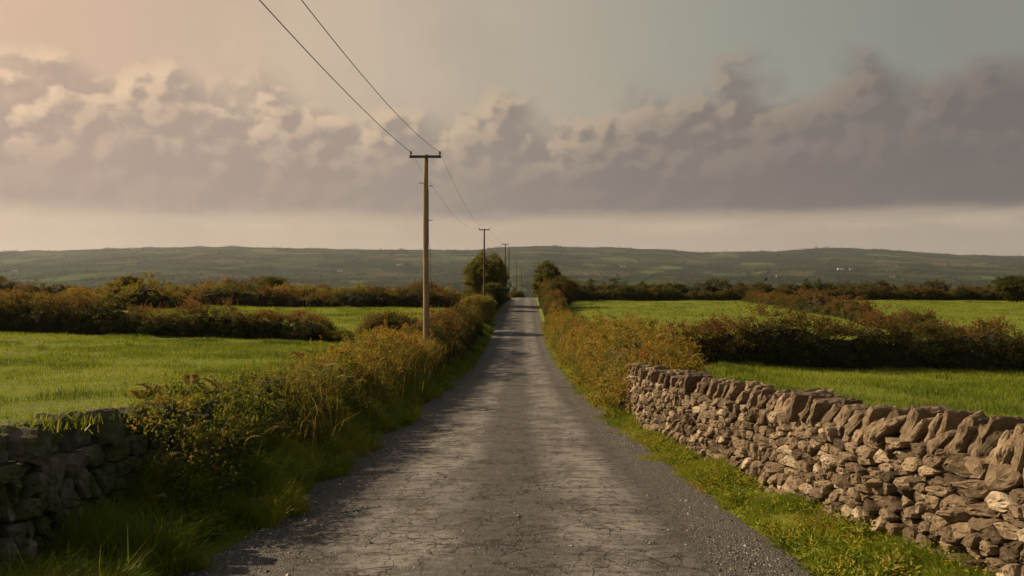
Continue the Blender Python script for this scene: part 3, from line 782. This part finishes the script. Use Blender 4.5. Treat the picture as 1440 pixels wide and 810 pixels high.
# ------------------------------------------------------------------ grass
def scatter(n, x0, x1, y0, y1, r, pw=1.0):
    return r.uniform(x0, x1, n), y0 + (y1-y0)*r.random(n)**pw
r = np.random.default_rng(51); RNG = r
def verge(name, label, side, n, y0, y1, d0, d1f, hmin, hmax, pw, tint0, w):
    yy = y0 + (y1-y0)*r.random(n)**pw
    d1 = d1f(yy)
    edge = d0 - .06 + .34*fbm(yy*1.1, 0*yy+side*5, 0, 61, 3) + .22*fbm(yy*4, 0*yy, 0, 62, 2) + (.17*(1-smooth01((yy-5)/7)) if side > 0 else 0)
    u = r.random(n); d = edge + (np.maximum(d1, edge+.1)-edge)*u
    xx = road_c(yy) + side*d
    clump = fbm(xx*2.3, yy*2.3, 0, 63, 3)
    keep = r.random(n) < np.clip(.75 + clump*1.3, .12, 1)
    xx, yy, u, clump = xx[keep], yy[keep], u[keep], clump[keep]; k = len(xx)
    H = (hmin + (hmax-hmin)*np.clip(u*.62 + clump*.95 + np.abs(r.normal(0, .28, k)), 0, 1.7))
    P = np.stack([xx, yy, ground(xx, yy)-.015], 1)
    tn = np.clip(tint0 + .5*fbm(xx*1.5, yy*1.5, 0, 64, 3) + r.normal(0, .17, k) + .35*(r.random(k) < .06), 0, 1)
    sc = np.clip(yy/12, .8, 3)
    o = blades(name, P, H, r.uniform(.6, 1.4, k)*w*sc, tn, M['grass'], .45)
    return tag(o, label, kind='stuff')
rw = lambda y: np.interp(y, [p[1] for p in RW], [p[0] for p in RW]) - road_c(y)
lw = lambda y: -(np.interp(y, [p[1] for p in LW], [p[0] for p in LW]) - road_c(y))
verge('grass', 'bright sunlit grass strip at the foot of the right wall', 1, 90000, 4.0, 17, HW-.06, lambda y: rw(y)+.04, .04, .16, 1.5, .56, .0075)
verge('grass', 'shaded long grass strip below the mossy left wall', -1, 170000, 4.0, 24, HW-.05, lambda y: lw(y)+.05, .07, .42, 1.4, .46, .0075)
verge('grass', 'grass verge under the left hedge further along the lane', -1, 50000, 18, 70, HW-.08, lambda y: 0*y+3.1, .06, .28, 1.3, .46, .008)
verge('grass', 'narrow grass edge under the right bank along the lane', 1, 36000, 15, 70, HW-.10, lambda y: 0*y+2.75, .06, .26, 1.2, .62, .008)

def meadow(name, label, n, x0, x1, y0, y1, hh, w, pw, ok, tint0=.45):
    xx, yy = scatter(n, x0, x1, y0, y1, r, pw)
    c = fbm(xx*.5, yy*.5, 0, 71, 3); c2 = fbm(xx*.13, yy*.13, 0, 73, 2)
    keep = ok(xx, yy) & (r.random(n) < np.clip(.7 + c, .2, 1))
    xx, yy, c, c2 = xx[keep], yy[keep], c[keep], c2[keep]; k = len(xx)
    tus = smooth01((fbm(xx*.9, yy*.9, 0, 75, 2)-.42)/.12)
    H = hh*np.clip(.8 + .5*c + r.normal(0, .25, k) + .9*tus, .3, 2.4)
    P = np.stack([xx, yy, ground(xx, yy)-.01], 1)
    tn = np.clip(tint0 - .45*np.clip(c, -.2, .6) + .35*c2 - .3*tus + r.normal(0, .13, k), 0, 1)
    return tag(blades(name, P, H, r.uniform(.6, 1.4, k)*w*np.clip(yy/16, .8, 4), tn, M['meadow'], .4), label, kind='stuff')
inview = lambda x, y: np.abs(x) < .74*y + 3
meadow('meadow_grass', 'sunny grass of the near left field', 330000, -36, -3.9, 6, 46, .13, .011, 1.15, lambda x, y: inview(x, y))
meadow('meadow_grass', 'sunny grass of the near right field behind the wall', 170000, 3.3, 26, 6, 33, .13, .011, 1.1, lambda x, y: inview(x, y) & (x > np.interp(y, [p[1] for p in RW], [p[0] for p in RW])+.55))
meadow('meadow_grass', 'sunlit grass of the second left field', 90000, -30, -4.5, 44, 74, .13, .011, 1, lambda x, y: inview(x, y), .6)
meadow('meadow_grass', 'sunlit grass of the far right fields', 130000, 5, 72, 30, 102, .13, .011, 1, lambda x, y: inview(x, y), .55)

# tall dry stalks on the banks
def stalks(name, label, n, xf, y0, y1, hmin, hmax, zoff):
    yy = r.uniform(y0, y1, n); xx = xf(yy) + r.normal(0, .32, n)
    c = fbm(yy*.9, xx*.9, 0, 81, 2); k_ = r.random(n) < .55 + c; xx, yy = xx[k_], yy[k_]; k = len(xx)
    P = np.stack([xx, yy, ground(xx, yy)+zoff(yy)], 1)
    o = blades(name, P, r.uniform(hmin, hmax, k), r.uniform(.008, .018, k)*np.clip(yy/16, .8, 2), np.clip(r.normal(.45, .25, k), 0, 1), M['straw'], .42)
    return tag(o, label, kind='stuff')
stalks('tall_grass', 'tall golden grass stalks standing in the left bank', 6500, lambda y: -3.05 - .004*y, 9, 34, .35, .75, lambda y: np.interp(y, [9, 16, 30], [.25, .4, .6]))
stalks('tall_grass', 'tall dry grass stalks rising from the right bracken bank', 2600, lambda y: 2.75 + .008*y, 15, 60, .4, .85, lambda y: .75 + 0*y)

# short grass and moss tufts growing along the top of the shaded wall
n = 5200; yy = r.uniform(2.6, 9.5, n); xx = -3.46 + r.normal(0, .13, n)
k_ = r.random(n) < .45 + 1.3*fbm(xx*2, yy*2.6, 0, 95, 2); xx, yy = xx[k_], yy[k_]; k = len(xx)
P = np.stack([xx, yy, road_z(yy) + 1.00 + r.normal(0, .02, k)], 1)
tag(blades('wall_grass', P, r.uniform(.03, .14, k), r.uniform(.005, .010, k), np.clip(r.normal(.55, .2, k), 0, 1), M['grass'], .6), 'short golden grass and moss sprouting from the top of the shaded left wall', kind='stuff')
# broad leaved weeds among the verge grass
def weeds(name, label, side, n, y0, y1, d0, d1f, ln, tint0):
    yy = y0 + (y1-y0)*r.random(n)**1.5; d = d0 + (d1f(yy)-d0)*r.random(n); xx = road_c(yy) + side*d
    c = fbm(xx*1.7, yy*1.7, 0, 91, 2); k_ = r.random(n) < .5 + 1.2*c; xx, yy = xx[k_], yy[k_]; k = len(xx)
    L = Leaves(); z0 = ground(xx, yy); hh = r.uniform(.02, .16, k); tb = tint0 + r.normal(0, .18, k)
    for q in range(9):
        a = q*2.4 + r.uniform(0, .9, k); l = ln*r.uniform(.6, 1.4, k)
        L.add(np.stack([xx + .02*np.cos(a), yy + .02*np.sin(a), z0 + hh*(.4+.6*q/8)], 1), np.stack([np.cos(a), np.sin(a), r.uniform(.1, .9, k)], 1), np.stack([-.5*np.cos(a), -.5*np.sin(a), 0*a+1.0], 1), l, l*r.uniform(.3, .5, k), np.clip(tb + r.normal(0, .1, k), 0, 1))
    return tag(L.build(name, M['grass']), label, kind='stuff')
weeds('weeds', 'broad leaved yellow green weeds under the sunlit wall', 1, 2300, 4.2, 17, HW, lambda y: rw(y), .055, .6)
weeds('weeds', 'broad leaved weeds and docks on the shaded left bank', -1, 4200, 4.2, 26, HW+.1, lambda y: lw(y)-.05, .085, .5)
# small yellow flowers in the right verge
n = 80
yy = 4.8 + 10*r.random(n)**1.4; d = HW + .05 + (rw(yy)-HW-.1)*r.random(n); xx = road_c(yy)+d
L = Leaves()
for k in range(6):
    a = k*math.pi/3 + r.uniform(0, 1, n)
    L.add(np.stack([xx, yy, ground(xx, yy) + r.uniform(.07, .17)], 1), np.stack([np.cos(a), np.sin(a), 0*a+.25], 1), np.tile([0, 0, 1.0], (n, 1)), .016, .013, r.random(n))
tag(L.build('wildflowers', M['flower']), 'tiny yellow wildflowers in the grass below the sunlit wall', kind='stuff')

# ------------------------------------------------------------------ utility poles and wires
def pole(label, px, Yd, row_top, wood, arm=1.1, group='wooden poles along the lane', detail=True, rad=.102, armrot=0.0):
    x = (px-720)/F*Yd; zt = (390-row_top)/F*Yd + EYE; gz = float(ground(x, Yd)); Hh = zt - gz
    root = empty('utility_pole', (x, Yd, gz), label, 'utility pole', group)
    g = Geo(); zs = np.linspace(-.3, Hh, 9)
    g.tube([(0.006*math.sin(z*.9), .004*math.sin(z*1.3), z) for z in zs], np.linspace(rad*1.12, rad*.82, 9), 14)
    g.build('shaft', M[wood], root, smooth=True)
    za = Hh - .09
    if arm:
        g = Geo(); g.box((0, -rad-.05, za), (arm, .08, .085), rot=armrot); g.build('crossarm', M['darkwood'], root)
        for sx in (-.46, .46):
            g = Geo(); q = [(0, 0, 0), (0, 0, .05), (0, 0, .06), (0, 0, .10), (0, 0, .11), (0, 0, .15)]
            c = np.array([sx*arm, -rad-.05, za+.048])
            g.tube(np.array(q)+c, [.018, .018, .05, .045, .03, .022], 10); g.build('insulator', M['ceramic'], root, smooth=True)
    if detail:
        for z, sx in ((Hh-1.1, 1), (Hh-1.0, -1), (Hh-2.3, 1)):
            g = Geo(); g.tube([(sx*rad*.7, -.02, z), (sx*(rad+.14), -.02, z+.01)], .014, 6); g.build('step_bolt', M['iron'], root)
        g = Geo(); g.tube([(rad*.98, -.03, Hh-1.2), (rad*.98, -.03, Hh-3.1), (rad+.04, -.02, Hh-3.3), (rad+.07, 0, Hh-4.4), (rad*1.05, 0, 3.0), (rad*1.08, 0, 1.2), (rad*1.12, 0, 0)], .008, 6)
        g.build('earth_cable', M['wire'], root)
    return np.array([x, Yd, gz + za + .16]), arm, rad
p1 = pole('tall sunlit wooden pole rising from the left brambles, nearest and largest', 599, 28.0, 218, 'wood')
p2 = pole('thin dark pole standing in front of the big round tree', 681, 74.0, 322, 'darkwood', 1.0, detail=False, rad=.085)
p3 = pole('slim pole with crossarm just right of the big round tree', 710.6, 118.0, 343, 'darkwood', 1.0, detail=False, rad=.09)
p4 = pole('bare topped slim pole close beside the one with a crossarm', 715.8, 131.0, 348, 'darkwood', 0, detail=False, rad=.09)
p5 = pole('very small distant pole, second from the far end of the row', 726.3, 190.0, 368, 'darkwood', .9, detail=False, rad=.09)
p6 = pole('tiniest pole, farthest along the row past the crest', 733.5, 228.0, 377, 'darkwood', .9, detail=False, rad=.09)

def wire(label, pts, rad):
    """parabola-like cable through the given points (quadratic Lagrange if three)"""
    P = np.array(pts, float); t = np.linspace(0, 1, 60)
    if len(P) == 3:
        tm = np.linalg.norm(P[1]-P[0])/(np.linalg.norm(P[1]-P[0])+np.linalg.norm(P[2]-P[1]))
        l0 = (t-tm)*(t-1)/(tm); l1 = t*(t-1)/(tm*(tm-1)); l2 = t*(t-tm)/(1-tm)
        C = l0[:, None]*P[0] + l1[:, None]*P[1] + l2[:, None]*P[2]
    else:
        C = P[0]*(1-t)[:, None] + P[1]*t[:, None]
    g = Geo(); g.tube(C, rad, 6)
    o = g.build('overhead_wire', M['wire'], off=P[0]); o.location = P[0]
    return tag(o, label, 'wire', 'overhead wires between the poles')
def end(p, sx): return p[0] + np.array([sx*.46*p[1], -p[2]-.05, 0])
A1, B1 = end(p1, -1), end(p1, 1)
def through(px, row, yd): return np.array([(px-720)/F*yd, yd, (390-row)/F*yd + EYE])
wire('left cable from the nearest pole passing overhead out of the picture', [A1, through(365, 0, 11.6), np.array([-3.75, -16, 7.3])], .0085)
wire('right cable from the nearest pole passing overhead out of the picture', [B1, through(424, 0, 10.2), np.array([-2.75, -16, 7.0])], .0065)
def span(pa, pb, sx, sag, label, rad):
    a, b2 = end(pa, sx), end(pb, sx); m_ = (a+b2)/2 - [0, 0, sag]
    wire(label, [a, m_, b2], rad)
span(p1, p2, -1, .9, 'left cable sagging from the nearest pole to the second', .0045)
span(p1, p2, 1, .9, 'right cable sagging from the nearest pole to the second', .0045)
span(p2, p3, -1, .5, 'left cable between the second pole and the third', .005)
span(p2, p3, 1, .5, 'right cable between the second pole and the third', .005)

# ------------------------------------------------------------------ far farmhouses
def house(label, px, row, y_lo, w, two=False, rot=0.0):
    ys = np.arange(y_lo, 4600, 10.0); rows = 390 - (far_z((px-720)/F*ys, ys)-EYE)/ys*F
    run = np.minimum.accumulate(np.concatenate([[999], rows[:-1]]))
    k = int(np.argmin(np.abs(rows-row) + 50*(rows > run+.3))); Yd = float(ys[k]); w = w*Yd/2000.0*1.15 if Yd < 2000 else w*1.15
    x = (px-720)/F*Yd; gz = float(far_z(np.array(x), np.array(Yd)))
    root = empty('farmhouse', (x, Yd, gz), label, 'farmhouse', 'white farmhouses in the far valley')
    root.rotation_euler.z = rot
    d, h, rh = w*.45, (5.4 if two else 3.4), 3.0
    V = [(-w/2,-d/2,-2),(w/2,-d/2,-2),(w/2,d/2,-2),(-w/2,d/2,-2),(-w/2,-d/2,h),(w/2,-d/2,h),(w/2,d/2,h),(-w/2,d/2,h),(-w/2,0,h+rh),(w/2,0,h+rh)]
    g = Geo(); g.add(V, [(0,1,5,4),(1,2,6,5),(2,3,7,6),(3,0,4,7)], [(4,8,7),(5,6,9)]); g.build('wall', M['white'], root)
    o = .35
    g = Geo(); g.add([(-w/2-o,-d/2-o,h-.3),(w/2+o,-d/2-o,h-.3),(w/2+o,0,h+rh+.15),(-w/2-o,0,h+rh+.15),(-w/2-o,d/2+o,h-.3),(w/2+o,d/2+o,h-.3)], [(0,1,2,3),(3,2,5,4)]); rf = g.build('roof', M['slate'], root)
    for sx in (-1, 1):
        g = Geo(); g.box((sx*(w/2-.6), 0, h+rh+.5), (.9, .8, 1.6)); g.build('chimney', M['white'], rf)
    for k in (-1, 1):
        for fl in range(2 if two else 1):
            g = Geo(); g.box((k*w*.28, -d/2-.02, 1.7+fl*2.6), (1.3, .1, 1.3)); g.build('window', M['glass'], root)
    g = Geo(); g.box((0, -d/2-.02, 1.1), (1.1, .1, 2.2)); g.build('door', M['darkwood'], root)
house('white two storey farmhouse left of the nearest pole in the valley', 478, 382, 1300, 16, True, .2)
house('long low white farm cottage higher up the slope beyond the nearest pole', 562, 373, 1300, 22, False, -.1)
house('small white cottage at the far left of the valley', 20, 382, 1300, 20, False, .3)
house('white cottage on the hill slope just right of the tall olive bush', 876, 376, 1300, 18, False, .1)
house('pair sized white farmhouse on the slope above the right skyline hedge', 1182, 380, 1300, 18, True, -.2)
house('white cottage beside the larger farmhouse above the right skyline hedge', 1197, 380, 1300, 12, False, .2)
house('white farmhouse low in the valley above the middle of the right far field', 1094, 389, 1300, 12, False, .1)
house('white cottage farthest right on the hill slope', 1255, 391, 1300, 13, False, -.3)

# ------------------------------------------------------------------ haze
m = bpy.data.materials.new('valley haze'); m.use_nodes = True
m.node_tree.nodes.clear()
o_ = m.node_tree.nodes.new('ShaderNodeOutputMaterial'); pv = m.node_tree.nodes.new('ShaderNodeVolumePrincipled')
pv.inputs['Color'].default_value = (.76, .82, .95, 1); pv.inputs['Density'].default_value = 4.0e-5; pv.inputs['Anisotropy'].default_value = .25
m.node_tree.links.new(pv.outputs[0], o_.inputs['Volume'])
hz = Geo(); hz.box((0, 3220, 82), (18400, 6700, 330)); tag(hz.build('haze', m), 'thin pale haze filling the valley air', kind='stuff')

# ------------------------------------------------------------------ sky, sun, camera
w = bpy.data.worlds.new('World'); S.world = w; w.use_nodes = True
nt = NT(w.node_tree); w.node_tree.nodes.clear()
out = nt.new('ShaderNodeOutputWorld'); bg = nt.new('ShaderNodeBackground'); bg.inputs['Strength'].default_value = 1.0
nt.k.new(bg.outputs[0], out.inputs[0])
sky = nt.new('ShaderNodeTexSky', sky_type='NISHITA'); sky.sun_disc = False
sky.sun_elevation = math.radians(SUN_EL); sky.sun_rotation = math.radians(SUN_AZ); sky.dust_density = 3.0; sky.air_density = 1.2
SKYK = .075
clear = nt.mix(1, sky.outputs[0], (SKYK, SKYK, SKYK), 'MULTIPLY')
tc = nt.new('ShaderNodeTexCoord'); x, y, z = nt.xyz(tc.outputs['Generated'])
rr = nt.math('SQRT', nt.math('ADD', nt.math('MULTIPLY', x, x), nt.math('MULTIPLY', y, y)))
el = nt.math('DIVIDE', z, nt.math('MAXIMUM', rr, .02)); az = nt.math('ARCTAN2', x, y)
def azmap(): return nt.mapr(az, -.75, .75, 0, 1, False)
def A(px): return (math.atan((px-720)/F) + .75)/1.5
V_ = nt.comb(nt.math('MULTIPLY', az, 1.0), nt.math('MULTIPLY', el, 1.25), 0)
def cl_noise(vec, sc, det, rg=.56):
    n = nt.noise(vec, sc, det, rg, 0.0); n.noise_dimensions = '2D'; return n.outputs[0]
def shifted(dx, dy):
    n = nt.new('ShaderNodeVectorMath', operation='ADD'); nt.put(n.inputs[0], V_); n.inputs[1].default_value = (dx, dy, 0); return n.outputs[0]
def puffs(vec):
    """heaped cauliflower shape: broad noise + rounded cells at two sizes"""
    wn = nt.noise(vec, 9, 4); wn.noise_dimensions = '2D'; sc_ = nt.new('ShaderNodeVectorMath', operation='SCALE'); nt.put(sc_.inputs[0], wn.outputs['Color']); sc_.inputs['Scale'].default_value = .05
    ad = nt.new('ShaderNodeVectorMath', operation='ADD'); nt.put(ad.inputs[0], vec); nt.put(ad.inputs[1], sc_.outputs[0])
    a1 = nt.vor(ad.outputs[0], 13, 'SMOOTH_F1'); a1.voronoi_dimensions = '2D'; a1.inputs['Smoothness'].default_value = .5
    a2 = nt.vor(ad.outputs[0], 34); a2.voronoi_dimensions = '2D'
    v = nt.math('SUBTRACT', 1.0, nt.math('ADD', nt.math('MULTIPLY', a1.outputs['Distance'], .62), nt.math('MULTIPLY', a2.outputs['Distance'], .26)))
    return nt.math('ADD', nt.math('MULTIPLY', v, .48), nt.math('MULTIPLY', cl_noise(vec, 9, 10, .58), .60))
n0 = puffs(V_); n0b = puffs(shifted(-.011, .013))
nL = cl_noise(V_, 3.6, 4)
# upper edge of the cloud bank, elevation (tan) / .35
tops = nt.ramp(azmap(), [(A(0), .64), (A(140), .66), (A(255), .72), (A(400), .62), (A(560), .59), (A(640), .62), (A(720), .64), (A(800), .60), (A(930), .66), (A(1060), .70), (A(1180), .71), (A(1270), .68), (A(1330), .62), (A(1440), .63)], 'B_SPLINE')
top = nt.math('MULTIPLY', tops, .35)
edge_ = nt.math('ADD', nt.math('SUBTRACT', top, el), nt.math('MULTIPLY', nt.math('SUBTRACT', n0, .60), .165))
dens = nt.mapr(edge_, -.022, .036)
base_n = cl_noise(nt.comb(nt.math('MULTIPLY', az, 1.0), nt.math('MULTIPLY', el, 5.0)), 7, 5)
bot = nt.mapr(nt.math('ADD', el, nt.math('MULTIPLY', nt.math('SUBTRACT', base_n, .5), .025)), .062, .088)
dens = nt.math('MULTIPLY', dens, bot)
rightness = nt.mapr(az, -.5, .5, 0, 1, False)
veil = nt.ramp(rightness, [(0, (.60, .40, .265)), (.35, (.46, .37, .27)), (.7, (.29, .275, .22)), (1, (.20, .21, .18))])
low = nt.ramp(rightness, [(0, (.50, .375, .275)), (.5, (.42, .325, .235)), (1, (.34, .275, .21))])
veil = nt.mix(nt.mapr(el, .26, .05), veil, low)
strip = nt.math('MULTIPLY', nt.mapr(nt.math('ABSOLUTE', nt.math('SUBTRACT', nt.math('ADD', el, nt.math('MULTIPLY', base_n, .02)), .080)), .022, .0), nt.mapr(base_n, .35, .6))
veil = nt.mix(nt.math('MULTIPLY', strip, .45), veil, (.56, .43, .31))
veil = nt.mix(nt.mapr(nt.math('ADD', nL, nt.math('MULTIPLY', n0, .3)), .55, .8, 0, .18), veil, (.27, .215, .17))
skyc = nt.mix(nt.mapr(el, .33, 1.3, .93, .35), clear, veil)
shade = nt.mapr(nt.math('SUBTRACT', n0, n0b), -.05, .09)
body = nt.ramp(rightness, [(0, (.355, .265, .215)), (.35, (.275, .225, .19)), (.65, (.18, .152, .138)), (1, (.128, .112, .108))])
body = nt.mix(nt.mapr(el, .20, .07, 0, .5), body, nt.mix(1, body, (.86, .86, .90), 'MULTIPLY'))
lit = nt.ramp(rightness, [(0, (.68, .49, .33)), (.4, (.50, .38, .26)), (.75, (.29, .23, .178)), (1, (.18, .15, .128))])
rim = nt.math('MULTIPLY', nt.mapr(edge_, .085, .0), .8)
litf = nt.math('ADD', nt.math('MULTIPLY', shade, nt.mapr(el, .10, .17, .10, .42)), nt.math('MULTIPLY', rim, shade), True)
cloud = nt.mix(litf, body, lit)
fin = nt.mix(nt.math('MULTIPLY', dens, .93), skyc, cloud)
# under the horizon
fin = nt.mix(nt.mapr(el, -.02, -.2), fin, (.12, .11, .08))
SKYM = nt.mix(1, fin, (.74, .74, .74), 'MULTIPLY')
nt.put(bg.inputs['Color'], SKYM)

sd = bpy.data.lights.new('sun', 'SUN'); sd.energy = 4.9; sd.angle = math.radians(.6); sd.color = (1.0, .77, .49)
so = bpy.data.objects.new('sun', sd); COL.objects.link(so)
from mathutils import Vector
ea, aa = math.radians(SUN_EL), math.radians(SUN_AZ)
dirv = Vector((math.sin(aa)*math.cos(ea), math.cos(aa)*math.cos(ea), math.sin(ea)))
so.rotation_euler = dirv.to_track_quat('Z', 'Y').to_euler(); so.location = dirv*60

cd = bpy.data.cameras.new('camera'); cam = bpy.data.objects.new('camera', cd); COL.objects.link(cam)
cd.sensor_width = 36; cd.lens = 28.0; cd.clip_start = .05; cd.clip_end = 20000
cam.location = (0, 0, EYE); cam.rotation_euler = (math.radians(90) - math.atan(15/F), 0, 0)
S.camera = cam
S.view_settings.view_transform = 'Standard'; S.view_settings.look = 'None'
S.view_settings.exposure = 0.7; S.view_settings.gamma = 1; S.view_settings.use_curve_mapping = False
S.world.cycles.sampling_method = 'MANUAL'; S.world.cycles.sample_map_resolution = 512
S.cycles.max_bounces = 5; S.cycles.diffuse_bounces = 2; S.cycles.transmission_bounces = 4; S.cycles.volume_bounces = 0; S.cycles.transparent_max_bounces = 6
S.cycles.use_denoising = True
